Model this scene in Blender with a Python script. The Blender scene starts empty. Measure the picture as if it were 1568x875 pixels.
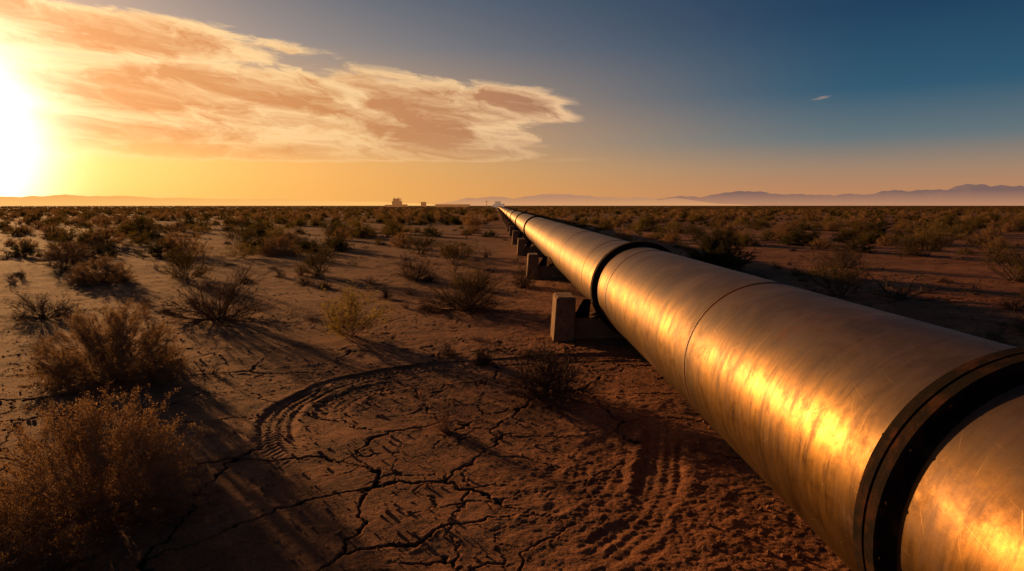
import bpy, math, random, bmesh
import numpy as np
from mathutils import Vector, Matrix
R = math.radians
sc = bpy.context.scene
sc.view_settings.view_transform = 'Standard'
sc.view_settings.look = 'None'
sc.view_settings.exposure = 0
root = sc.collection

def s2l(c):
    return tuple(((v/255.0)/12.92 if v/255.0 <= .04045 else ((v/255.0+.055)/1.055)**2.4) for v in c)+(1.0,)

# ------------------------------------------------------------------ node helper
class NT:
    def __init__(s, nt):
        s.nt = nt
        nt.nodes.clear()
    def node(s, t, **kw):
        n = s.nt.nodes.new(t)
        for k, v in kw.items(): setattr(n, k, v)
        return n
    def put(s, sock, v):
        if isinstance(v, bpy.types.NodeSocket): s.nt.links.new(v, sock)
        elif v is not None:
            if isinstance(v, (tuple, list)) and len(v) == 4 and sock.type == 'VECTOR': v = v[:3]
            sock.default_value = v
    def m(s, op, a, b=None, c=None, clamp=False):
        n = s.node('ShaderNodeMath', operation=op); n.use_clamp = clamp
        s.put(n.inputs[0], a); s.put(n.inputs[1], b); s.put(n.inputs[2], c)
        return n.outputs[0]
    def ss(s, v, lo, hi, a=0., b=1., kind='SMOOTHSTEP'):
        n = s.node('ShaderNodeMapRange', interpolation_type=kind)
        s.put(n.inputs[0], v); s.put(n.inputs[1], lo); s.put(n.inputs[2], hi)
        s.put(n.inputs[3], a); s.put(n.inputs[4], b)
        return n.outputs[0]
    def mix(s, f, a, b, mode='MIX'):
        n = s.node('ShaderNodeMix', data_type='RGBA', blend_type=mode)
        s.put(n.inputs[0], f); s.put(n.inputs[6], a); s.put(n.inputs[7], b)
        return n.outputs[2]
    def ramp(s, f, pts, interp='LINEAR'):
        n = s.node('ShaderNodeValToRGB'); cr = n.color_ramp; cr.interpolation = interp
        while len(cr.elements) < len(pts): cr.elements.new(0.5)
        for e, (p, c) in zip(cr.elements, pts): e.position = p; e.color = c
        s.put(n.inputs[0], f)
        return n.outputs[0]
    def noise(s, vec, scale, detail=4, rough=.5, dist=0.):
        n = s.node('ShaderNodeTexNoise')
        s.put(n.inputs['Vector'], vec); n.inputs['Scale'].default_value = scale
        n.inputs['Detail'].default_value = detail; n.inputs['Roughness'].default_value = rough
        n.inputs['Distortion'].default_value = dist
        return n.outputs[0]
    def noisec(s, vec, scale, detail=2):
        n = s.node('ShaderNodeTexNoise')
        s.put(n.inputs['Vector'], vec); n.inputs['Scale'].default_value = scale
        n.inputs['Detail'].default_value = detail
        return n.outputs[1]
    def voro(s, vec, scale, feature='DISTANCE_TO_EDGE'):
        n = s.node('ShaderNodeTexVoronoi', feature=feature, voronoi_dimensions='2D')
        s.put(n.inputs['Vector'], vec); n.inputs['Scale'].default_value = scale
        return n.outputs[0]
    def vm(s, op, a, b=None):
        n = s.node('ShaderNodeVectorMath', operation=op)
        s.put(n.inputs[0], a); s.put(n.inputs[1], b)
        return n.outputs[1] if op in ('DOT_PRODUCT', 'LENGTH') else n.outputs[0]
    def comb(s, x, y, z):
        n = s.node('ShaderNodeCombineXYZ'); s.put(n.inputs[0], x); s.put(n.inputs[1], y); s.put(n.inputs[2], z)
        return n.outputs[0]
    def sep(s, v):
        n = s.node('ShaderNodeSeparateXYZ'); s.put(n.inputs[0], v); return n.outputs
    def bump(s, h, strength, dist, normal=None):
        n = s.node('ShaderNodeBump'); n.inputs['Strength'].default_value = strength
        n.inputs['Distance'].default_value = dist; s.put(n.inputs['Height'], h)
        if normal is not None: s.put(n.inputs['Normal'], normal)
        return n.outputs[0]

def newmat(name):
    mt = bpy.data.materials.new(name); mt.use_nodes = True
    return mt, NT(mt.node_tree)
def principled(t, color, rough=.8, metal=0., normal=None, spec=.3, emis=None, emstr=0.):
    p = t.node('ShaderNodeBsdfPrincipled')
    t.put(p.inputs['Base Color'], color); t.put(p.inputs['Roughness'], rough); t.put(p.inputs['Metallic'], metal)
    t.put(p.inputs['Specular IOR Level'], spec)
    if normal is not None: t.put(p.inputs['Normal'], normal)
    if emis is not None:
        t.put(p.inputs['Emission Color'], emis); p.inputs['Emission Strength'].default_value = emstr
    o = t.node('ShaderNodeOutputMaterial'); t.nt.links.new(p.outputs[0], o.inputs[0])
    return p

# ------------------------------------------------------------------ sun / world
SUN_AZ, SUN_EL = R(-38.0), R(6.6)
sdir = Vector((math.sin(SUN_AZ)*math.cos(SUN_EL), math.cos(SUN_AZ)*math.cos(SUN_EL), math.sin(SUN_EL)))
sl = bpy.data.lights.new('sun', 'SUN'); sl.energy = 5.0; sl.angle = R(0.6); sl.color = (1.0, .50, .17)
so = bpy.data.objects.new('sun', sl); root.objects.link(so)
so.rotation_euler = sdir.to_track_quat('Z', 'Y').to_euler(); so.location = (-60, 80, 30)

w = bpy.data.worlds.new('World'); sc.world = w; w.use_nodes = True
try:
    w.cycles.sampling_method = 'MANUAL'; w.cycles.sample_map_resolution = 512
except Exception: pass
t = NT(w.node_tree)
tc = t.node('ShaderNodeTexCoord').outputs['Generated']
x, y, z = t.sep(tc)
az = t.m('MULTIPLY', t.m('ARCTAN2', x, y), 57.2958)
el = t.m('MULTIPLY', t.m('ARCSINE', z), 57.2958)
g = t.m('MULTIPLY', t.m('ARCCOSINE', t.vm('DOT_PRODUCT', tc, tuple(sdir))), 57.2958)
e01 = t.m('DIVIDE', t.m('MAXIMUM', el, 0.), 60., clamp=True)
def E(d): return d/60.
away = t.ramp(e01, [(0, s2l((192,130,90))), (E(1.0), s2l((192,136,98))), (E(2.8), s2l((162,134,112))), (E(5.0), s2l((100,116,124))),
                    (E(8.5), s2l((38,86,114))), (E(14), s2l((13,58,92))), (E(28), s2l((10,38,68))), (1, s2l((10,26,48)))])
tow = t.ramp(e01, [(0, s2l((252,176,80))), (E(3), s2l((252,180,88))), (E(6), s2l((242,174,100))), (E(9), s2l((200,160,122))),
                   (E(12.5), s2l((138,132,132))), (E(17), s2l((82,102,120))), (E(32), s2l((30,54,80))), (1, s2l((14,30,52)))])
f = t.ss(g, 8., 66., 1., 0.)
sky = t.mix(f, away, tow)
nish = t.node('ShaderNodeTexSky', sky_type='NISHITA'); nish.sun_disc = False
nish.sun_elevation = SUN_EL; nish.sun_rotation = SUN_AZ; nish.dust_density = 2.0
nsc = t.vm('MULTIPLY', nish.outputs[0], (.07, .07, .07))
sky = t.mix(.10, sky, nsc)
# clouds (direction space, procedural)
cv = t.comb(t.m('MULTIPLY', az, .085), t.m('ADD', t.m('MULTIPLY', el, .30), t.m('MULTIPLY', az, .035)), 5.7)
warp = t.vm('MULTIPLY', t.vm('SUBTRACT', t.noisec(cv, 1.5, 3), (.5,.5,.5)), (1.1,.45,.0))
cvw = t.vm('ADD', cv, warp)
n1 = t.noise(cvw, 1.25, 9, .62)
n2 = t.noise(t.vm('ADD', cvw, (7.3, 2.1, 0)), 3.6, 7, .66)
n3 = t.noise(t.vm('ADD', cvw, (0.0, .15, 0)), 1.25, 7, .62)
def ell(a0, e0, ra, re, tilt=0.):
    da = t.m('SUBTRACT', az, a0)
    dn = t.m('DIVIDE', da, ra)
    de = t.m('DIVIDE', t.m('SUBTRACT', t.m('SUBTRACT', el, e0), t.m('MULTIPLY', da, tilt)), re)
    return t.m('SUBTRACT', 1., t.m('ADD', t.m('MULTIPLY', dn, dn), t.m('MULTIPLY', de, de)))
tot = None
for a in [(-35,12.0,19.0,2.0,-.03), (-20,8.0,24.5,3.0,-.01), (-34,6.4,20,3.2,0), (-5,7.9,10.5,2.0,-.03), (-14,5.5,17,1.8,-.02), (-9,4.2,13,.8,0), (-20,4.1,14,.8,0)]:
    q = ell(*a); tot = q if tot is None else t.m('MAXIMUM', tot, q)
nn = t.m('ADD', t.m('MULTIPLY', t.m('SUBTRACT', n1, .5), 4.4), t.m('MULTIPLY', t.m('SUBTRACT', n2, .5), 2.0))
dtot = t.m('ADD', t.m('MINIMUM', t.m('MULTIPLY', tot, 1.9), 1.25), nn)
lim = t.ss(tot, -.8, .25)
dens = t.m('MULTIPLY', t.ss(dtot, -.05, .75), lim)
for a, k in [((23.8,7.95,.8,.15,.12), .4), ((4.8,3.75,3.2,.22,.01), .5), ((1.5,4.9,2.2,.2,-.01), .4)]:
    q = t.ss(t.m('ADD', ell(*a), t.m('MULTIPLY', t.m('SUBTRACT', n2, .5), 5.)), 0., 1.6)
    q = t.m('MULTIPLY', q, t.ss(ell(*a), -.6, .4))
    dens = t.m('MAXIMUM', dens, t.m('MULTIPLY', q, k))
dens = t.m('MULTIPLY', dens, t.ss(el, 2.8, 6.4, .3, 1.))
thick = t.m('ADD', t.ss(dtot, .5, 1.6), t.m('MULTIPLY', t.m('SUBTRACT', n3, n1), 3.4), clamp=True)
thick = t.m('ADD', thick, t.m('MULTIPLY', t.m('SUBTRACT', n2, .5), .5), clamp=True)
body = t.mix(f, s2l((140,110,102)), s2l((212,142,82)))
high = t.mix(f, s2l((228,182,146)), s2l((255,214,152)))
cc = t.mix(thick, high, body)
sky = t.mix(t.m('MULTIPLY', dens, .93), sky, cc)
hz = t.m('EXPONENT', t.m('MULTIPLY', t.m('MAXIMUM', el, 0.), -1.0))
sky = t.mix(t.m('MULTIPLY', hz, .65), sky, t.mix(f, s2l((194,138,100)), s2l((255,190,102))))
# glow of the low sun in the haze (taller than wide)
ga = t.m('SUBTRACT', az, -38.4); ge = t.m('SUBTRACT', el, 4.4)
gd = t.m('SQRT', t.m('ADD', t.m('POWER', t.m('DIVIDE', ga, 1.0), 2.), t.m('POWER', t.m('DIVIDE', ge, 1.3), 2.)))
gd = t.m('MAXIMUM', gd, t.m('SUBTRACT', g, 20.))
gl1 = t.m('EXPONENT', t.m('MULTIPLY', t.m('POWER', t.m('DIVIDE', gd, 3.9), 2.), -1.))
gl2 = t.m('EXPONENT', t.m('MULTIPLY', t.m('DIVIDE', gd, 8.0), -1.))
add1 = t.mix(gl1, (0,0,0,1), (3.0, 2.5, 1.9, 1))
add2 = t.mix(gl2, (0,0,0,1), (1.0, .47, .20, 1))
sky = t.mix(1., sky, add1, 'ADD'); sky = t.mix(1., sky, add2, 'ADD')
bg = t.node('ShaderNodeBackground'); t.put(bg.inputs[0], sky); bg.inputs[1].default_value = 1.0
o = t.node('ShaderNodeOutputWorld'); t.nt.links.new(bg.outputs[0], o.inputs[0])

# ------------------------------------------------------------------ numpy noise
def hsh(a, b, seed):
    n = (a*374761393 + b*668265263 + seed*974711) & 0xffffffff
    n = ((n ^ (n >> 13))*1274126177) & 0xffffffff
    return ((n ^ (n >> 16)) & 0xffff)/65535.0
def vnoise(x, y, seed):
    xi = np.floor(x).astype(np.int64); yi = np.floor(y).astype(np.int64)
    fx = x-xi; fy = y-yi
    u = fx*fx*(3-2*fx); v = fy*fy*(3-2*fy)
    return (hsh(xi,yi,seed)*(1-u)+hsh(xi+1,yi,seed)*u)*(1-v) + (hsh(xi,yi+1,seed)*(1-u)+hsh(xi+1,yi+1,seed)*u)*v - .5
def fbm(x, y, seed, o=4, gain=.5):
    r = 0; a = 1
    for i in range(o):
        c, s = math.cos(i*1.1+.4), math.sin(i*1.1+.4)
        r = r + a*vnoise((x*c-y*s)*2.03**i, (x*s+y*c)*2.03**i, seed+i*17); a *= gain
    return r
def worley_edge(x, y, seed):
    xi = np.floor(x).astype(np.int64); yi = np.floor(y).astype(np.int64)
    b1 = np.full(x.shape, 9e9); px = np.zeros_like(x); py = np.zeros_like(x); cid = np.zeros_like(x)
    pts = []
    for i in (-1,0,1):
        for j in (-1,0,1):
            qx = xi+i+.1+.8*hsh(xi+i, yi+j, seed); qy = yi+j+.1+.8*hsh(xi+i, yi+j, seed+7)
            d = (qx-x)**2+(qy-y)**2; pts.append((qx, qy, d))
            m = d < b1; b1[m] = d[m]; px[m] = qx[m]; py[m] = qy[m]; cid[m] = hsh(xi+i, yi+j, seed+3)[m]
    e = np.full(x.shape, 9e9)
    for qx, qy, d in pts:
        L = np.hypot(qx-px, qy-py); m = L > 1e-6
        v = ((px+qx)/2-x)*(qx-px)+((py+qy)/2-y)*(qy-py)
        e[m] = np.minimum(e[m], v[m]/L[m])
    return e, cid

# ------------------------------------------------------------------ ground
TD = Vector((-0.0228, 1, 0)).normalized()
PX = Vector((TD.y, -TD.x, 0))
def catmull(P, n=24):
    P = [np.array(p, float) for p in P]; P = [2*P[0]-P[1]]+P+[2*P[-1]-P[-2]]; out = []
    for i in range(1, len(P)-2):
        for k in range(n):
            s = k/n; a, b, c, d = P[i-1:i+3]
            out.append(.5*((2*b)+(-a+c)*s+(2*a-5*b+4*c-d)*s*s+(-a+3*b-3*c+d)*s**3))
    return np.array(out)
tracks = [
 (catmull([(-1.55,4.9),(-2.0,5.6),(-2.2,6.5),(-1.9,7.4),(-1.2,8.0),(-.1,8.35),(1.1,8.5),(2.4,8.3)]), 1.1),
 (catmull([(-1.55,5.8),(-1.75,6.5),(-1.50,7.1),(-.8,7.5),(.3,7.6),(1.2,7.5)]), .6),
 (catmull([(1.5,6.9),(1.35,5.9),(1.12,4.9),(.88,4.2),(.4,3.6),(-.3,3.2)]), .85),
 (catmull([(.85,5.9),(.72,5.0),(.5,4.4),(.1,3.95)]), .4),
 (catmull([(-2.0,14.0),(-1.2,11.6),(-.3,10.2),(1.0,9.3)]), .6),
]
def track_disp(x, y):
    h = np.zeros_like(x); flat = np.zeros_like(x)
    idx = np.where((y > 2) & (y < 15) & (np.abs(x) < 4))[0]
    if len(idx) == 0: return h, flat
    px, py = x[idx], y[idx]
    for ti, (P, amp) in enumerate(tracks):
        seg = np.r_[0, np.cumsum(np.hypot(*(P[1:]-P[:-1]).T))]
        best = np.full(len(idx), 9e9); arc = np.zeros(len(idx)); lat = np.zeros(len(idx))
        for k in range(len(P)-1):
            a = P[k]; d = P[k+1]-a; L = np.hypot(*d)
            s = np.clip(((px-a[0])*d[0]+(py-a[1])*d[1])/(L*L), 0, 1)
            qx = px-a[0]-s*d[0]; qy = py-a[1]-s*d[1]; dd = qx*qx+qy*qy
            m = dd < best
            best[m] = dd[m]; arc[m] = seg[k]+s[m]*L; lat[m] = ((d[0]*qy-d[1]*qx)/L)[m]
        dist = np.sqrt(best); W = .17+.04*vnoise(arc*1.3, arc*0, 5)
        dist = dist+.06*fbm(px*4, py*4, 33, 3)
        ins = np.clip((W-dist)/.04, 0, 1); ber = np.exp(-((dist-W-.03)/.035)**2)
        ends = np.clip(np.minimum(arc, seg[-1]-arc)/.9, 0, 1)
        tread = np.sin((arc+np.abs(lat)*.8)/.075*2*math.pi)*np.clip(.5+1.8*fbm(px*2.2, py*2.2, 71, 2), 0, 1)
        groove = np.cos(lat/.085*2*math.pi)
        fade = np.clip(.5+1.6*fbm(px*1.0, py*1.0, 91+ti, 3), 0., 1.1)*amp
        h[idx] += ends*fade*(ins*(-.014+.005*tread+.004*groove)+ber*.008)
        flat[idx] = np.maximum(flat[idx], ins*ends*fade)
    return h, flat
def cracks_np(x, y):
    wx = x+.24*fbm(x*1.7, y*1.7, 201, 5, .6); wy = y+.24*fbm(x*1.7, y*1.7, 207, 5, .6)
    e1, c1 = worley_edge(wx/1.0, wy/1.0, 5)
    e2, c2 = worley_edge(wx/.33+3, wy/.33+1, 9)
    wv = np.clip(1+1.8*fbm(x*2, y*2, 215, 3), .3, 2)
    m1 = np.clip(.6+2.4*fbm(x/2.2, y/2.2, 221, 2)+.3, .0, 1)
    m2 = np.clip(-.02+3.6*fbm(x/1.5, y/1.5, 231, 3), 0, 1)
    k1 = m1*np.clip(1.25-e1*1.0/(.0095*wv), 0, 1)
    k2 = m2*np.clip(1.25-e2*.33/(.0054*wv), 0, 1)
    curl = m2*.005*np.exp(-e2*.33/.03)+m1*.006*np.exp(-e1/.05)
    return np.maximum(k1, k2*.85), curl, m2*(c2-.5)
def ground_h(x, y, detail=True, full=False):
    d = np.hypot(x, y)
    h = .10*fbm(x/7, y/7, 3, 3)*np.clip(d/6, .3, 1)
    h = h + .026*fbm(x/1.6, y/1.6, 11, 3)
    off = x*PX.x+y*PX.y-1.966
    h = h + .07*np.exp(-(off/1.3)**2)*(1+.8*fbm(x/1.5, y/1.5, 5, 2))
    h = h - .03
    ck = np.zeros_like(x)
    if detail:
        near = np.clip(1.3-d/60, 0.35, 1)
        rough = np.clip(.50+1.5*fbm(x/2.3, y/2.3, 77, 2), .28, 1.1)
        rough = rough + .7*np.exp(-((off+1.0)/.8)**2)
        th, fl = track_disp(x, y)
        rough = rough*(1-.5*fl)
        h = h + near*rough*(.0065*fbm(x/.10, y/.10, 21, 4, .7) + .011*np.abs(fbm(x/.22, y/.22, 27, 4, .6)) + .006*np.abs(fbm(x/.045, y/.045, 31, 2)))
        h = h + .012*fbm(x/.5, y/.5, 51, 3)*near
        m = (y > 1.5) & (y < 26)
        c, curl, pl = cracks_np(x[m], y[m])
        c = c*(1-.7*fl[m]); ck[m] = c
        h[m] += curl*.8+.004*pl-.022*c
        h = h + th
    if full: return h, ck
    return h
rows = [-4000,-1200,-400,-120,-40,-14,-6,-2.5,-1,0,.8,1.3,1.6,1.8]
yy = 2.0
while yy < 9500:
    rows.append(yy); yy *= 1.0028 if yy < 9 else (1.0042 if yy < 24 else (1.010 if yy < 300 else 1.03))
rows = np.array(rows)
s = np.r_[-14,-6,-3,-2,-1.5,-1.2,-1.05, np.arange(-.95,.951,.0019), 1.05,1.2,1.5,2,3,6,14]
Wd = np.sqrt(rows**2+4)
Yg = np.repeat(rows[:,None], len(s), 1)
Xg = Wd[:,None]*s[None,:]
Xf, Yf = Xg.ravel(), Yg.ravel()
Zf, CK = ground_h(Xf, Yf, True, True)
co = np.stack([Xf, Yf, Zf], 1).astype(np.float32)
nr, nc = len(rows), len(s)
ii = (np.arange(nr-1)[:,None]*nc+np.arange(nc-1)[None,:]).ravel()
F = np.stack([ii, ii+1, ii+nc+1, ii+nc], 1).astype(np.int32)
def fastmesh(name, co, F, smooth=True):
    me = bpy.data.meshes.new(name)
    k = F.shape[1]
    me.vertices.add(len(co)); me.vertices.foreach_set('co', np.asarray(co, np.float32).ravel())
    me.loops.add(F.size); me.loops.foreach_set('vertex_index', F.ravel().astype(np.int32))
    me.polygons.add(len(F)); me.polygons.foreach_set('loop_start', np.arange(0, F.size, k, dtype=np.int32))
    me.update(calc_edges=True); me.validate()
    me.polygons.foreach_set('use_smooth', np.full(len(F), smooth)); me.update()
    return me
gme = fastmesh('desert_ground', co, F)
at = gme.attributes.new('crack', 'FLOAT', 'POINT'); at.data.foreach_set('value', CK.astype(np.float32))
ground = bpy.data.objects.new('desert_ground', gme); root.objects.link(ground)
mt, t = newmat('desert_soil')
P = t.node('ShaderNodeNewGeometry').outputs['Position']
crack = t.node('ShaderNodeAttribute', attribute_name='crack').outputs['Fac']
med = t.noise(P, 2.5, 5, .65)
big = t.noise(P, .45, 4, .6)
fine = t.noise(P, 38., 5, .75)
mid = t.noise(P, 11., 5, .7)
col = t.mix(t.ss(big, .35, .65), (.27,.088,.034,1), (.41,.172,.076,1))
col = t.mix(t.ss(med, .38, .66, 0., .8), col, (.15,.049,.020,1))
col = t.mix(t.ss(mid, .46, .70, 0., .65), col, (.145,.052,.022,1))
col = t.mix(t.ss(fine, .35, .75, 0., .45), col, (.50,.25,.12,1))
peb = t.voro(P, 26., 'F1')
pm = t.m('MULTIPLY', t.ss(peb, .12, .22, 1., 0.), t.ss(med, .5, .6))
col = t.mix(t.m('MULTIPLY', pm, .4), col, (.14,.07,.045,1))
col = t.mix(t.ss(crack, .1, .7, 0., .94), col, (.014,.006,.003,1))
dist = t.vm('LENGTH', P)
speck = t.m('MULTIPLY', t.ss(t.noise(P, .22, 5, .75), .42, .58), t.ss(dist, 60., 400.))
col = t.mix(t.m('MULTIPLY', speck, .7), col, (.08,.045,.02,1))
h = t.m('ADD', t.m('MULTIPLY', fine, .5), mid)
h = t.m('ADD', h, t.m('MULTIPLY', pm, .3))
bn = t.bump(h, .9, .030)
principled(t, col, .92, 0, bn, .12)
gme.materials.append(mt)

def gz(x, y): return float(ground_h(np.array([float(x)]), np.array([float(y)]), False)[0])

# ------------------------------------------------------------------ vegetation
def leafmat(name, c1, c2, trans=.45):
    mt, t = newmat(name)
    P = t.node('ShaderNodeNewGeometry').outputs['Position']
    oi = t.node('ShaderNodeObjectInfo').outputs['Random']
    n = t.noise(P, 9., 2)
    c = t.mix(t.ss(n, .35, .65), c1, c2)
    c = t.mix(t.m('MULTIPLY', oi, .4), c, (.13,.075,.028,1))
    d = t.node('ShaderNodeBsdfDiffuse'); tr = t.node('ShaderNodeBsdfTranslucent'); mx = t.node('ShaderNodeMixShader')
    t.put(d.inputs[0], c); t.put(tr.inputs[0], c); mx.inputs[0].default_value = trans
    t.nt.links.new(d.outputs[0], mx.inputs[1]); t.nt.links.new(tr.outputs[0], mx.inputs[2])
    o = t.node('ShaderNodeOutputMaterial'); t.nt.links.new(mx.outputs[0], o.inputs[0])
    return mt
M_green = leafmat('creosote_leaf', (.13,.105,.026,1), (.20,.14,.035,1), .5)
M_yel = leafmat('yellow_leaf', (.40,.28,.05,1), (.24,.18,.035,1), .6)
M_dry = leafmat('dry_leaf', (.40,.235,.10,1), (.26,.155,.07,1), .5)
M_straw = leafmat('straw_leaf', (.48,.31,.15,1), (.34,.22,.11,1), .5)
M_dark = leafmat('dark_leaf', (.045,.05,.016,1), (.085,.075,.022,1), .35)
def twigmat(name, c1, c2):
    mt, t = newmat(name)
    P = t.node('ShaderNodeNewGeometry').outputs['Position']
    principled(t, t.mix(t.noise(P, 30., 2), c1, c2), .85, 0, None, .2)
    return mt
M_twig = twigmat('twig_bark', (.07,.042,.026,1), (.15,.09,.055,1))
M_twigdry = twigmat('dry_twig', (.26,.165,.09,1), (.42,.28,.16,1))

def make_bush(name, seed, W, H, n0, n1, n2, leaf=0, lsize=.012, mats=(None, None), r0=.007, thmin=5, thmax=78, jit=.18, sub1=.42, sub2=.22, droop=0., tstart=.3, lobe=.25, lmin=.7, thpow=.75):
    rnd = random.Random(seed)
    V = []; Fc = []; MI = []
    def branch(p, d, L, r, n, lev):
        pts = [p.copy()]; d = d.normalized(); q = p.copy()
        for i in range(n):
            d = (d + Vector((rnd.gauss(0,jit), rnd.gauss(0,jit), rnd.gauss(0,jit)-droop))).normalized()
            q = q + d*(L/n)
            if q.z < .01: q.z = .01+rnd.random()*.01; d.z = abs(d.z)
            pts.append(q.copy())
        b = len(V)
        for i, pt in enumerate(pts):
            dd = (pts[min(i+1, n)]-pts[max(i-1, 0)]).normalized()
            a = dd.cross(Vector((.3,.2,1))).normalized(); c = dd.cross(a)
            rr = r*(1-.75*i/n)
            for k in range(3):
                an = k*2.0944; V.append(pt+a*(rr*math.cos(an))+c*(rr*math.sin(an)))
        for i in range(n):
            for k in range(3):
                Fc.append((b+i*3+k, b+i*3+(k+1)%3, b+i*3+3+(k+1)%3, b+i*3+3+k)); MI.append(0)
        return pts, d
    def leaves(pts, cnt, spread):
        for _ in range(cnt):
            i = rnd.randrange(len(pts)-1); p = pts[i].lerp(pts[i+1], rnd.random())
            p = p+Vector((rnd.gauss(0,spread), rnd.gauss(0,spread), rnd.gauss(0,spread)))
            if p.z < .01: continue
            a = Vector((rnd.gauss(0,1), rnd.gauss(0,1), rnd.gauss(0,1))).normalized()
            c = a.cross(Vector((rnd.gauss(0,1), rnd.gauss(0,1), rnd.gauss(0,1)))).normalized()
            sz = lsize*rnd.uniform(.6,1.4); b = len(V)
            V.extend([p, p+a*sz+c*sz*.45, p+a*sz*2, p+a*sz-c*sz*.45]); Fc.append((b,b+1,b+2,b+3)); MI.append(1)
    lop = [rnd.uniform(1-lobe,1+lobe*.4) for _ in range(9)]
    for i in range(n0):
        az = rnd.uniform(0, 2*math.pi); th = R(thmin+(thmax-thmin)*rnd.random()**thpow)
        L = 1/math.sqrt((math.sin(th)/(W/2))**2+(math.cos(th)/H)**2)*rnd.uniform(lmin,1.03)*lop[int(az/(2*math.pi)*9) % 9]
        d = Vector((math.sin(th)*math.cos(az), math.sin(th)*math.sin(az), math.cos(th)))
        p0 = Vector((rnd.gauss(0,.04*W), rnd.gauss(0,.04*W), -.02))
        pts, dd = branch(p0, d, L, r0*rnd.uniform(.6,1.2), 6 if n2 else 4, 0)
        n_ = len(pts)-1
        for j in range(n1):
            k = rnd.uniform(tstart,1)*n_; a = min(int(k),n_-1); q = pts[a].lerp(pts[a+1], k-a)
            d1 = ((pts[a+1]-pts[a]).normalized()+Vector((rnd.gauss(0,.5), rnd.gauss(0,.5), rnd.gauss(0.1,.4)))).normalized()
            p1, _ = branch(q, d1, L*sub1*rnd.uniform(.5,1.1), r0*.42, 4 if n2 else 2, 1)
            m_ = len(p1)-1
            for m in range(n2):
                k = rnd.uniform(.2,1)*m_; a = min(int(k),m_-1); q2 = p1[a].lerp(p1[a+1], k-a)
                d2 = ((p1[a+1]-p1[a]).normalized()+Vector((rnd.gauss(0,.55), rnd.gauss(0,.55), rnd.gauss(.05,.45)))).normalized()
                p2, _ = branch(q2, d2, L*sub2*rnd.uniform(.5,1.1), r0*.24, 3, 2)
                if leaf: leaves(p2, leaf, lsize)
            if leaf: leaves(p1[1:], leaf, lsize)
    me = bpy.data.meshes.new(name)
    me.from_pydata([tuple(v) for v in V], [], Fc)
    for m in mats: me.materials.append(m)
    me.polygons.foreach_set('material_index', MI); me.update()
    return me
B = {}; NAT = {}
def mk(key, name, seed, W, H, *a, **k):
    B[key] = make_bush(name, seed, W, H, *a, **k); NAT[key] = (W, H)
mk('dome','brittlebush_mesh', 1, 1.4, .85, 240, 8, 6, 7, .0068, (M_twigdry, M_straw), .0045, 2, 90, .07, .16, .10, 0., .55, .04, .88, .60)
mk('dome2','brittlebush_mesh_b', 2, 1.4, .8, 180, 8, 6, 6, .0065, (M_twigdry, M_dry), .0045, 2, 90, .09, .19, .11, 0., .5, .08, .80, .63)
mk('creo','creosote_mesh', 3, 1.3, 1.0, 24, 8, 6, 4, .010, (M_twig, M_green), .008, 8, 66, .13)
mk('creo2','creosote_mesh_b', 4, 1.5, 1.0, 30, 8, 6, 4, .011, (M_twig, M_green), .008, 8, 74, .13)
mk('yel','yellow_creosote_mesh', 5, 1.0, .78, 22, 8, 6, 6, .010, (M_twigdry, M_yel), .006, 10, 64, .12)
mk('twig','bursage_mesh', 6, 1.5, .9, 52, 9, 6, 1, .008, (M_twig, M_dry), .009, 10, 84, .16)
mk('dead','dead_shrub_mesh', 7, 1.0, .5, 52, 9, 5, 0, .01, (M_twig, M_dry), .008, 8, 86, .2)
mk('deadlow','dead_branch_mesh', 8, 1.8, .35, 9, 6, 4, 0, .01, (M_twig, M_dry), .018, 60, 88, .22)
mk('dense','saltbush_mesh', 9, 2.0, 1.15, 110, 9, 6, 6, .016, (M_twig, M_dark), .009, 3, 86, .12, .28, .15)
mk('mid','mid_shrub_mesh', 10, 1.5, .9, 26, 6, 3, 6, .022, (M_twig, M_green), .009, 5, 84)
mk('mid2','mid_shrub_mesh_b', 11, 1.6, .75, 44, 6, 3, 6, .018, (M_twigdry, M_dry), .008, 5, 89, .12, .24, .14)
mk('mid3','mid_shrub_mesh_c', 12, 1.8, 1.1, 34, 6, 4, 6, .026, (M_twig, M_dark), .010, 5, 84, .15, .32, .18)
mk('tuft','tuft_mesh', 13, .35, .28, 70, 3, 1, 0, .01, (M_twigdry, M_dry), .0025, 2, 70, .06)
mk('far','far_shrub_mesh', 14, 1.5, .9, 20, 6, 0, 9, .05, (M_twig, M_green), .012, 5, 84)
mk('far2','far_shrub_mesh_b', 15, 1.7, .8, 22, 6, 0, 9, .05, (M_twigdry, M_dry), .012, 5, 87)
mk('far3','far_shrub_mesh_c', 16, 1.8, 1.1, 22, 6, 0, 10, .055, (M_twig, M_dark), .012, 5, 82)

def put(name, key, x, y, W=None, H=None, rot=None, parent=None):
    ob = bpy.data.objects.new(name, B[key])
    nat = NAT[key]
    sx = (W or nat[0])/nat[0]; sz = (H or nat[1])/nat[1]
    ob.location = (x, y, gz(x, y)-.01); ob.scale = (sx, sx, sz)
    ob.rotation_euler = (0, 0, random.uniform(0, 6.28) if rot is None else rot)
    root.objects.link(ob)
    if parent: ob.parent = parent
    return ob
random.seed(5)
put('brittlebush','dome2',-2.72,4.25,1.35,.80)
put('brittlebush','dome2',-2.75,3.3,1.0,.48)
put('brittlebush','dome',-4.5,7.5,1.5,.86)
put('bursage_shrub','twig',-5.05,11.65,1.7,.90)
put('creosote_bush','yel',-2.42,10.0,1.15,.80)
put('bursage_shrub','twig',-.89,12.8,1.7,.75)
put('creosote_bush','creo',-.85,13.1,1.3,1.0)
put('dead_shrub','dead',.34,6.7,1.15,.60)
put('dead_branch','deadlow',.45,6.3,.6,.16)
put('grass_tuft','tuft',-.59,5.79,.40,.30)
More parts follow.
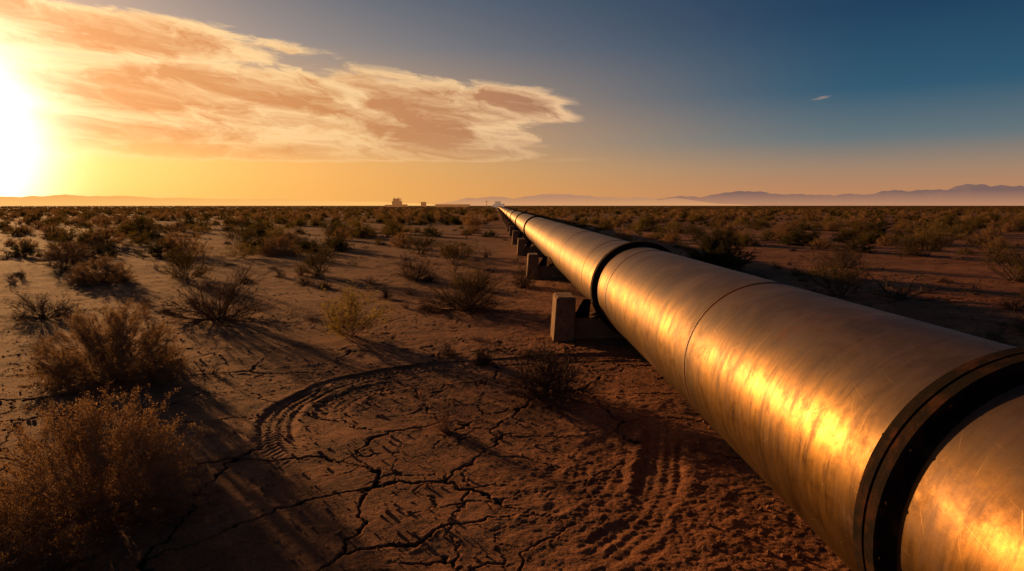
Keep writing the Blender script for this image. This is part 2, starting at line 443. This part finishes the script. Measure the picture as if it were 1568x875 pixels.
put('brittlebush','dome',-10.6,17.5,1.45,.68)
put('creosote_bush','creo2',-8.8,18.3,1.8,1.15)
put('creosote_bush','creo2',-5.55,19.6,1.6,1.12)
put('bursage_shrub','twig',-2.62,18.3,1.25,.7)
put('bursage_shrub','twig',-8.2,11.8,1.2,.48)
put('brittlebush','dome2',-16.9,26,1.8,.65)
put('saltbush','dense',6.35,20.8,2.2,1.3)
put('creosote_bush','creo2',15.9,26.3,2.6,1.25)
put('creosote_bush','creo',7.2,14.9,1.8,1.05)
put('dead_branch','deadlow',8.3,14.3,2.4,.45)
put('creosote_bush','creo2',12.9,17.5,2.1,1.2)
put('saltbush','mid3',14.4,33.8,2.6,1.1)
put('dead_branch','deadlow',-3.55,7.75,.6,.12)
put('bursage_shrub','twig',.25,16.4,.7,.6)
put('grass_tuft','tuft',-6.1,19.6,.55,.4)
put('grass_tuft','tuft',-1.0,26,.8,.5)
put('creosote_bush','creo',-3.7,27.5,1.8,1.1)
put('creosote_bush','creo2',-12.4,31,2.0,1.2)
put('saltbush','mid3',-23,42,3.0,1.3)
put('saltbush','mid3',-16.5,45,3.2,1.25)
put('brittlebush','dome2',-9.2,27,1.6,.8)
put('creosote_bush','creo',-1.9,22.5,1.5,.95)
put('bursage_shrub','twig',-13.5,20.5,1.5,.8)
put('bursage_shrub','twig',8.1,10.4,.9,.35)
put('bursage_shrub','twig',10.5,21.5,1.5,.75)

field = bpy.data.objects.new('scrub_field', None); root.objects.link(field)
rnd = random.Random(42); random.seed(9)
cnt = 0
for i in range(3900):
    D = 25+ (rnd.uniform(0,1)**.74)*185; sx = rnd.uniform(-.93, .93)*D
    off = sx*PX.x+D*PX.y-1.966
    if abs(off) < 2.2: continue
    if vnoise(np.array([sx/9.]), np.array([D/9.]), 8)[0] < -.2: continue
    if D < 65: k = rnd.choice(['mid','mid2','mid','mid3','mid2','creo2','yel','dome2'])
    else: k = rnd.choice(['far','far2','far3','far','far2'])
    sz = rnd.uniform(.3,1.15)+ (.4 if rnd.random() < .15 else 0)
    o = put('scrub_%d' % i, k, sx, D, 1.5*sz, .80*sz*rnd.uniform(.7,1.2), None, field); cnt += 1
tufts = bpy.data.objects.new('dry_grass_patch', None); root.objects.link(tufts)
for i in range(340):
    D = rnd.uniform(8, 45); sx = rnd.uniform(-.85, .85)*D
    off = sx*PX.x+D*PX.y-1.966
    if abs(off) < .9: continue
    k = rnd.choice(['tuft','tuft','dead','deadlow','twig'])
    put('grass_%d' % i, k, sx, D, rnd.uniform(.2,.6), rnd.uniform(.08,.3), None, tufts)

# far scrub: one mesh of small leaf clumps
rg = np.random.default_rng(3)
N = 10000
D = 200+1100*rg.uniform(0,1,N)**1.3
X = rg.uniform(-.98,.98,N)*D
keep = np.abs(X*PX.x+D*PX.y-1.966) > 3; D = D[keep]; X = X[keep]; N = len(D)
K = 16; sz = rg.uniform(.5,1.3,N)
th = rg.uniform(0,6.28,(N,K)); rr = np.sqrt(rg.uniform(0,1,(N,K)))
cx = X[:,None]+rr*np.cos(th)*sz[:,None]*1.1; cy = D[:,None]+rr*np.sin(th)*sz[:,None]*1.1
cz = (.15+rg.uniform(0,.75,(N,K))*(1-.6*rr))*sz[:,None]
C = np.stack([cx,cy,cz],2).reshape(-1,3)
A = rg.normal(size=C.shape); A /= np.linalg.norm(A,axis=1)[:,None]
Bv = np.cross(A, rg.normal(size=C.shape)); Bv /= np.linalg.norm(Bv,axis=1)[:,None]
q = .28*np.repeat(sz,K)[:,None]
VV = np.stack([C-A*q, C+Bv*q*.8, C+A*q, C-Bv*q*.8],1).reshape(-1,3)
fm = fastmesh('distant_scrub', VV, np.arange(len(VV)).reshape(-1,4), False)
fm.materials.append(leafmat('distant_leaf', (.10,.065,.022,1), (.18,.11,.04,1), .4))
root.objects.link(bpy.data.objects.new('distant_scrub', fm))

# gravel / clods: one mesh
bm = bmesh.new(); bmesh.ops.create_icosphere(bm, subdivisions=1, radius=1); 
iv = np.array([v.co[:] for v in bm.verts]); ifc = np.array([[v.index for v in f.verts] for f in bm.faces]); bm.free()
N = 9000
D = 2.0+rg.exponential(5.0, N); D = np.where(D > 30, rg.uniform(2,12,N), D); X = rg.uniform(-.85,.85,N)*D
nz = fbm(X/1.3, D/1.3, 61, 2); keep = nz > -.08; X = X[keep]; D = D[keep]; N = len(X)
sz = .0022+.008*rg.random(N)**5*2.2 + .0006*D
z0 = ground_h(X, D)
rot = rg.normal(size=(N,3,3)); rot, _ = np.linalg.qr(rot)
pts = iv[None]*(1+rg.uniform(-.25,.25,(N,len(iv),1)))*np.stack([np.ones(N), rg.uniform(.6,1,N), rg.uniform(.45,.8,N)],1)[:,None,:]
pts = np.einsum('nij,nkj->nki', rot, pts)*sz[:,None,None]+np.stack([X,D,z0+sz*.2],1)[:,None,:]
Fg = (ifc[None]+(np.arange(N)*len(iv))[:,None,None]).reshape(-1,3)
gm = fastmesh('gravel', pts.reshape(-1,3), Fg, False)
mt, t = newmat('gravel_stone'); P = t.node('ShaderNodeNewGeometry').outputs['Position']
principled(t, t.mix(t.noise(P, 4., 4), (.22,.088,.04,1), (.40,.19,.09,1)), .9)
gm.materials.append(mt); root.objects.link(bpy.data.objects.new('gravel', gm))

# ------------------------------------------------------------------ pipeline
RAD = .6; AX = 1.966; HZ = .776
pipe = bpy.data.objects.new('pipeline', None); root.objects.link(pipe)
pipe.location = (PX.x*AX, PX.y*AX, HZ); pipe.rotation_euler = (0, 0, math.atan(.0228))
def lathe(name, prof, seg=128, mat=None, smooth=True, closed=False):
    ang = np.linspace(0, 2*math.pi, seg, endpoint=False)
    V = []; 
    for (yv, r) in prof: V.append(np.stack([r*np.cos(ang), np.full(seg, yv), r*np.sin(ang)], 1))
    V = np.concatenate(V); n = len(prof); Fa = []
    for i in range(n-1 if not closed else n):
        a = i*seg+np.arange(seg); b = i*seg+(np.arange(seg)+1) % seg
        j = (i+1) % n
        c = j*seg+(np.arange(seg)+1) % seg; d = j*seg+np.arange(seg)
        Fa.append(np.stack([a,d,c,b],1))
    me = fastmesh(name, V, np.concatenate(Fa), smooth)
    me.materials.append(mat)
    ob = bpy.data.objects.new(name, me); root.objects.link(ob); ob.parent = pipe
    return ob
mt, t = newmat('weathered_pipe_steel'); M_pipe = mt
P = t.node('ShaderNodeTexCoord').outputs['Object']
px_, py_, pz_ = t.sep(P)
ring = t.noise(t.vm('MULTIPLY', P, (1.4, 38., 1.4)), 1., 5, .7)
blot = t.noise(P, 1.6, 7, .65, .6); blot2 = t.noise(t.vm('ADD', P, (3,5,1)), 6.5, 7, .72)
drip = t.noise(t.vm('MULTIPLY', P, (2.2, 11., 2.2)), 1., 6, .65)
grain = t.noise(P, 60., 4, .75)
arc = t.m('MULTIPLY', t.m('ARCTAN2', pz_, px_), .6)
def scratches(th, freq, ln, wdt, thr, seed):
    ca, sa = math.cos(th), math.sin(th)
    u = t.m('ADD', t.m('MULTIPLY', arc, ca), t.m('MULTIPLY', py_, sa))
    v = t.m('SUBTRACT', t.m('MULTIPLY', py_, ca), t.m('MULTIPLY', arc, sa))
    wob = t.m('MULTIPLY', t.m('SUBTRACT', t.noise(t.comb(t.m('MULTIPLY', v, 2.), u, seed), 1.5, 1), .5), .05)
    u = t.m('ADD', u, wob)
    n = t.node('ShaderNodeTexVoronoi', feature='F1', voronoi_dimensions='2D')
    uu = t.m('ADD', t.m('MULTIPLY', u, freq), seed)
    t.put(n.inputs['Vector'], t.comb(uu, t.m('MULTIPLY', v, ln), 0.)); n.inputs['Scale'].default_value = 1.
    cx_ = t.sep(n.outputs['Position'])[0]
    du = t.m('ABSOLUTE', t.m('SUBTRACT', uu, cx_))
    line = t.ss(du, 0., wdt, 1., 0.)
    rnd_ = t.sep(n.outputs['Color'])[0]
    dfar = t.ss(n.outputs['Distance'], .1, .42, 1., 0.)
    return t.m('MULTIPLY', t.m('MULTIPLY', line, dfar), t.ss(rnd_, thr, thr+.25))
scr = None
for a in [(.25, 8., 3.2, .014, .65, 3.1), (-.6, 9., 4., .014, .7, 11.7), (1.35, 10., 4.0, .016, .7, 23.3), (.9, 14., 7., .024, .65, 31.9)]:
    q = scratches(*a); scr = q if scr is None else t.m('MAXIMUM', scr, q)
scr = t.m('MULTIPLY', scr, t.ss(blot2, .40, .62, .1, .6))
col = t.mix(t.ss(blot, .34, .64), (.33,.178,.042,1), (.17,.085,.024,1))
col = t.mix(t.ss(blot2, .42, .70, 0., .75), col, (.075,.037,.014,1))
col = t.mix(t.ss(drip, .48, .64, 0., .78), col, (.06,.030,.012,1))
col = t.mix(t.ss(ring, .4, .75, 0., .2), col, (.38,.215,.065,1))
SEAMS = [4.84, 8.45, 10.9, 14.7, 18.9, 23., 27.]
prox = None
for sD in SEAMS:
    d = t.m('ABSOLUTE', t.m('SUBTRACT', py_, sD))
    prox = d if prox is None else t.m('MINIMUM', prox, d)
rust = t.m('MULTIPLY', t.ss(t.m('ADD', prox, t.m('MULTIPLY', t.m('SUBTRACT', blot2, .5), .12)), .010, .06, 1., 0.), .85)
rb = t.ss(t.noise(t.vm('ADD', P, (2,9,4)), 1.1, 7, .72), .54, .67, 0., .6)
rust = t.m('MAXIMUM', rust, rb)
gf = None
for sD in (2.30, 4.84, 9.3):
    d = t.m('ABSOLUTE', t.m('SUBTRACT', py_, sD)); gf = d if gf is None else t.m('MINIMUM', gf, d)
grime = t.ss(t.m('ADD', gf, t.m('MULTIPLY', t.m('SUBTRACT', drip, .5), .9)), .05, .5, .65, 0.)
# grime thickens on the underside
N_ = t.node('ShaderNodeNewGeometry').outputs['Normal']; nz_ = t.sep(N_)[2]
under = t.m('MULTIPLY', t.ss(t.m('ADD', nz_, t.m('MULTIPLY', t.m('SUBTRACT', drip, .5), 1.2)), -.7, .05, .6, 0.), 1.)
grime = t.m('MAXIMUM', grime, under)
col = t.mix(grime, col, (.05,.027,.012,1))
col = t.mix(scr, col, (.55,.36,.16,1))
dust_sky_tone = t.m('MULTIPLY', t.ss(nz_, .22, .85), t.ss(blot2, .3, .65, .97, .62))  # dust on top; its tone also stands in for the reflected dark sky
dust_sky_tone = t.m('MULTIPLY', dust_sky_tone, t.m('SUBTRACT', 1., t.m('MULTIPLY', scr, .8)))
rough = t.ss(t.m('ADD', blot2, t.m('MULTIPLY', drip, .5)), .4, 1., .29, .54)
rough = t.m('ADD', rough, t.m('MULTIPLY', t.m('SUBTRACT', ring, .5), .12))
rough = t.m('ADD', rough, t.m('MULTIPLY', grime, .15))
hh = t.m('ADD', t.m('MULTIPLY', ring, .16), t.m('ADD', t.m('MULTIPLY', blot2, .4), t.m('MULTIPLY', scr, -.4)))
hh = t.m('ADD', hh, t.m('MULTIPLY', grain, .25))
nb = t.bump(hh, .22, .0035, None)
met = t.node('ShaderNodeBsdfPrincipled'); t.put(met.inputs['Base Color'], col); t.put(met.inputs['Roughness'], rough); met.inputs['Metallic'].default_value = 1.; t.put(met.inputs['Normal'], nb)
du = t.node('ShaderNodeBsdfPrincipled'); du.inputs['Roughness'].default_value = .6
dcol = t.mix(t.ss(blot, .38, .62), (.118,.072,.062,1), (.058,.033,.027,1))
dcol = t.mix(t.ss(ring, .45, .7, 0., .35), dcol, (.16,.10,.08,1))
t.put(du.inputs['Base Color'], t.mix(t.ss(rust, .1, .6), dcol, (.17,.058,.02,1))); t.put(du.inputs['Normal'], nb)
mx = t.node('ShaderNodeMixShader'); t.put(mx.inputs[0], t.m('MAXIMUM', t.m('MULTIPLY', dust_sky_tone, .8), rust))
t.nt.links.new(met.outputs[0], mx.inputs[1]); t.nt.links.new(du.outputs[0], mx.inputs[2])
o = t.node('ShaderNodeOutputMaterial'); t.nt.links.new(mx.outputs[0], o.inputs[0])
# flange
mt, t = newmat('dark_flange_iron'); M_fl = mt
P = t.node('ShaderNodeTexCoord').outputs['Object']
n = t.noise(P, 9., 6, .7)
principled(t, t.mix(t.ss(n, .45, .72), (.012,.008,.006,1), (.07,.025,.011,1)), .9, 0., t.bump(n, .6, .008), .06)
mt, t = newmat('weld_bead'); M_weld = mt
P = t.node('ShaderNodeTexCoord').outputs['Object']
n = t.noise(P, 40., 4, .7)
principled(t, t.mix(n, (.16,.055,.022,1), (.34,.14,.05,1)), .5, .4, t.bump(n, .6, .005), .4)

ys = list(np.arange(-8, 40, .5))+list(np.arange(40, 620, 10.))
lathe('pipe_barrel', [(v, RAD) for v in ys], 160, M_pipe)
FL = [2.30, 9.3, 33., 48., 66.] + [90+28*i for i in range(18)]
for i, fd in enumerate(FL):
    segs = 128 if i < 3 else 48
    ro = .655 if i == 0 else .668
    prof = [(fd-.075,.59),(fd-.075,ro-.008),(fd-.067,ro),(fd-.008,ro),(fd-.004,ro-.012),(fd+.004,ro-.012),(fd+.008,ro),(fd+.067,ro),(fd+.075,ro-.008),(fd+.075,.59)]
    ob = lathe('flange_%d' % i, prof, segs, M_fl, False)
    lathe('hub_%d' % i, [(fd-.12,.595),(fd-.115,.604),(fd-.09,.606),(fd-.07,.616),(fd-.06,.616)], segs, M_fl, True)
    if i < 2:
        bm = bmesh.new()
        for k in range(20):
            a = 2*math.pi*k/20+.1
            for side in (-1, 1):
                bmesh.ops.create_cone(bm, cap_ends=True, segments=8, radius1=.011, radius2=.008, depth=.014,
                    matrix=Matrix.Translation(((ro-.019)*math.cos(a), fd+side*.081, (ro-.019)*math.sin(a))) @ Matrix.Rotation(-side*math.pi/2, 4, 'X'))
        me = bpy.data.meshes.new('bolts'); bm.to_mesh(me); bm.free(); me.materials.append(M_fl)
        ob = bpy.data.objects.new('bolts_%d' % i, me); root.objects.link(ob); ob.parent = pipe
for i, sd in enumerate(SEAMS):
    lathe('weld_seam_%d' % i, [(sd-.011,.598),(sd-.007,.604),(sd,.606),(sd+.007,.604),(sd+.011,.598)], 128, M_weld)

# supports
mt, t = newmat('weathered_concrete'); M_con = mt
P = t.node('ShaderNodeTexCoord').outputs['Object']
n = t.noise(P, 5., 6, .7); n_f = t.noise(P, 40., 4, .7)
c = t.mix(t.ss(n, .35, .7), (.36,.21,.11,1), (.18,.10,.05,1)); c = t.mix(t.ss(n_f, .5, .8, 0., .5), c, (.09,.05,.03,1))
principled(t, c, .9, 0, t.bump(t.m('ADD', n, t.m('MULTIPLY', n_f, .4)), .8, .03), .2)
def polyprism(bm, pts, y0, y1, mi=0):
    a = [bm.verts.new((p[0], y0, p[1])) for p in pts]; b = [bm.verts.new((p[0], y1, p[1])) for p in pts]
    n = len(pts); fs = [bm.faces.new(a), bm.faces.new(b[::-1])]
    for i in range(n): fs.append(bm.faces.new((a[(i+1)%n], a[i], b[i], b[(i+1)%n])))
    for f_ in fs: f_.material_index = mi
def support(D, i):
    bm = bmesh.new()
    zb = -HZ-.12
    polyprism(bm, [(-1.0,zb),(1.0,zb),(1.0,-.46),(-1.0,-.46)], -.24, .24)
    polyprism(bm, [(-1.17,zb),(-.86,zb),(-.85,-.13),(-1.12,-.13)], -.31, .31)
    polyprism(bm, [(.86,zb),(1.17,zb),(1.12,-.13),(.85,-.13)], -.31, .31)
    bmesh.ops.recalc_face_normals(bm, faces=bm.faces)
    bmesh.ops.bevel(bm, geom=list(bm.edges), offset=.018, segments=2, affect='EDGES')
    arc = [(.618*math.cos(R(a)), .618*math.sin(R(a))) for a in range(-140, -39, 10)]
    for y0 in (-.16, .10):
        polyprism(bm, arc+[(.60,-.455),(-.60,-.455)], y0, y0+.04, 1)
    polyprism(bm, [(-.845,-.455),(-.62,-.455),(-.60,-.2),(-.70,-.2)], -.03, .03, 1)
    polyprism(bm, [(.845,-.455),(.62,-.455),(.60,-.2),(.70,-.2)], -.03, .03, 1)
    me = bpy.data.meshes.new('concrete_support'); bm.to_mesh(me); bm.free()
    me.materials.append(M_con); me.materials.append(M_fl)
    ob = bpy.data.objects.new('saddle_support_%d' % i, me); root.objects.link(ob); ob.parent = pipe; ob.location = (0, D, 0)
for i in range(40):
    support(1.35+8.45*i+(.0 if i else -.6), i)

# ------------------------------------------------------------------ distant buildings
def hazemat(name, base, haze, k):  # emission stands in for the haze in front of the building
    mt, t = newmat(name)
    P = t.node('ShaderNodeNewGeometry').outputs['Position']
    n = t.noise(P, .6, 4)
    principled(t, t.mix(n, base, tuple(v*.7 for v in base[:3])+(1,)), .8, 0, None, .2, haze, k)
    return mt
def boxes(name, loc, specs, mat):
    par = bpy.data.objects.new(name, None); root.objects.link(par); par.location = loc
    for nm, cx, cy, cz, sx, sy, sz in specs:
        bm = bmesh.new(); bmesh.ops.create_cube(bm, size=1, matrix=Matrix.Translation((cx,cy,cz+sz/2)) @ Matrix.Diagonal((sx,sy,sz,1)))
        bmesh.ops.bevel(bm, geom=list(bm.edges), offset=.06 if min(sx,sy,sz) > .3 else .02, segments=1, affect='EDGES')
        me = bpy.data.meshes.new(nm); bm.to_mesh(me); bm.free(); me.materials.append(mat)
        ob = bpy.data.objects.new(nm, me); root.objects.link(ob); ob.parent = par
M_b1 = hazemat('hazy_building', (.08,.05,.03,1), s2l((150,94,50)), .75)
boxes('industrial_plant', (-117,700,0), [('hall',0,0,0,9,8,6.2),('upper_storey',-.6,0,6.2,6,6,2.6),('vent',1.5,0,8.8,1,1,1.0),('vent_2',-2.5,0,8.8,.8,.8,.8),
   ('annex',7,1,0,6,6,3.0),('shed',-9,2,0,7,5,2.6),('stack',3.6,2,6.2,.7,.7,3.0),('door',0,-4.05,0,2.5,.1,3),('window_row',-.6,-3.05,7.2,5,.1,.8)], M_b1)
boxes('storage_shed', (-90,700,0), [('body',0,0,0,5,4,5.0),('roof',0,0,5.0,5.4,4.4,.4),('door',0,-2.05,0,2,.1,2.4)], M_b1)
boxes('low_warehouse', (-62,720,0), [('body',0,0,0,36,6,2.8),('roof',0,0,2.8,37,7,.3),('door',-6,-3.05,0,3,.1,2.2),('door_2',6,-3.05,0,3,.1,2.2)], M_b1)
boxes('utility_mast', (-24,650,0), [('mast',0,0,0,.5,.5,6.5),('cross_arm',0,0,5.6,3,.3,.3)], M_b1)
M_b2 = hazemat('hazy_pump_house', (.5,.42,.34,1), s2l((190,150,120)), .45)  # pale wall colour plus emission painted in as haze
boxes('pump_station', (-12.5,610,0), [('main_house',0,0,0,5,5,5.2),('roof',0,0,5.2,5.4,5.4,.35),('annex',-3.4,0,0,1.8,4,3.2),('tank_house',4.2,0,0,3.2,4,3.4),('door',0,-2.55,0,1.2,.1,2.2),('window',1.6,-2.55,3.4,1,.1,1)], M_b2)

# ------------------------------------------------------------------ mountains
def mountains(name, prof, dist, mat, seed, amp):
    azs = np.linspace(prof[0][0], prof[-1][0], 900); hp = np.interp(azs, [p[0] for p in prof], [p[1] for p in prof])
    rs = np.linspace(0, 1, 14); V = []
    for r in rs:
        dd = dist*(1+.22*r)
        env = math.sin(math.pi*r)**.8 if 0 < r < 1 else 0
        nz = 1+amp*fbm(azs*.7+r*2, azs*0+r*3, seed, 4, .45)
        zz = hp*dist/1052/np.cos(np.radians(azs))*1.0*env*nz - 3
        V.append(np.stack([dd*np.sin(np.radians(azs)), dd*np.cos(np.radians(azs)), zz], 1))
    V = np.concatenate(V); n = len(azs)
    ii = (np.arange(len(rs)-1)[:,None]*n+np.arange(n-1)[None,:]).ravel()
    me = fastmesh(name, V, np.stack([ii,ii+1,ii+n+1,ii+n],1)); me.materials.append(mat)
    root.objects.link(bpy.data.objects.new(name, me))
def haze_mtmat(name, lo, hi, top):  # painted haze: emission, paler toward the base, in place of lit air
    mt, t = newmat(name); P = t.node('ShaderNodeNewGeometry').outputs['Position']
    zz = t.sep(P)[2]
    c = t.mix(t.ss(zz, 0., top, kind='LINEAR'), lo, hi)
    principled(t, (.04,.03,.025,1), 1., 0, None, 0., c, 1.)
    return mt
mountains('mountain_range', [(-60,8),(-45,11),(-37,11),(-30,13),(-25,11),(-20,11),(-15,9),(-10,6),(-4,0)], 6000, haze_mtmat('hazy_hills', s2l((255,194,110)), s2l((248,178,96)), 70), 5, .3)
mountains('mountain_range', [(-8,0),(-4,10),(0,15),(3,19),(7,15),(11,14),(15,8),(20,0)], 6200, haze_mtmat('hazy_hills_mid', s2l((218,158,106)), s2l((184,136,104)), 80), 15, .5)
mountains('mountain_range', [(7,0),(11,11),(15,16),(17,18),(20,18),(24,14),(28,16),(31,20),(34,23),(37,21),(45,18),(60,10)], 6500, haze_mtmat('hazy_hills_far', s2l((190,136,102)), s2l((124,98,92)), 130), 25, .5)

# ------------------------------------------------------------------ camera
cam = bpy.data.cameras.new('camera'); cam.lens = 24; cam.sensor_width = 36; cam.clip_end = 20000; cam.clip_start = .05
co_ = bpy.data.objects.new('camera', cam); root.objects.link(co_)
co_.location = (0, 0, 1.93); co_.rotation_euler = (R(90-6.69), 0, 0)
sc.camera = co_
print('scrub', cnt, 'ground verts', len(co))
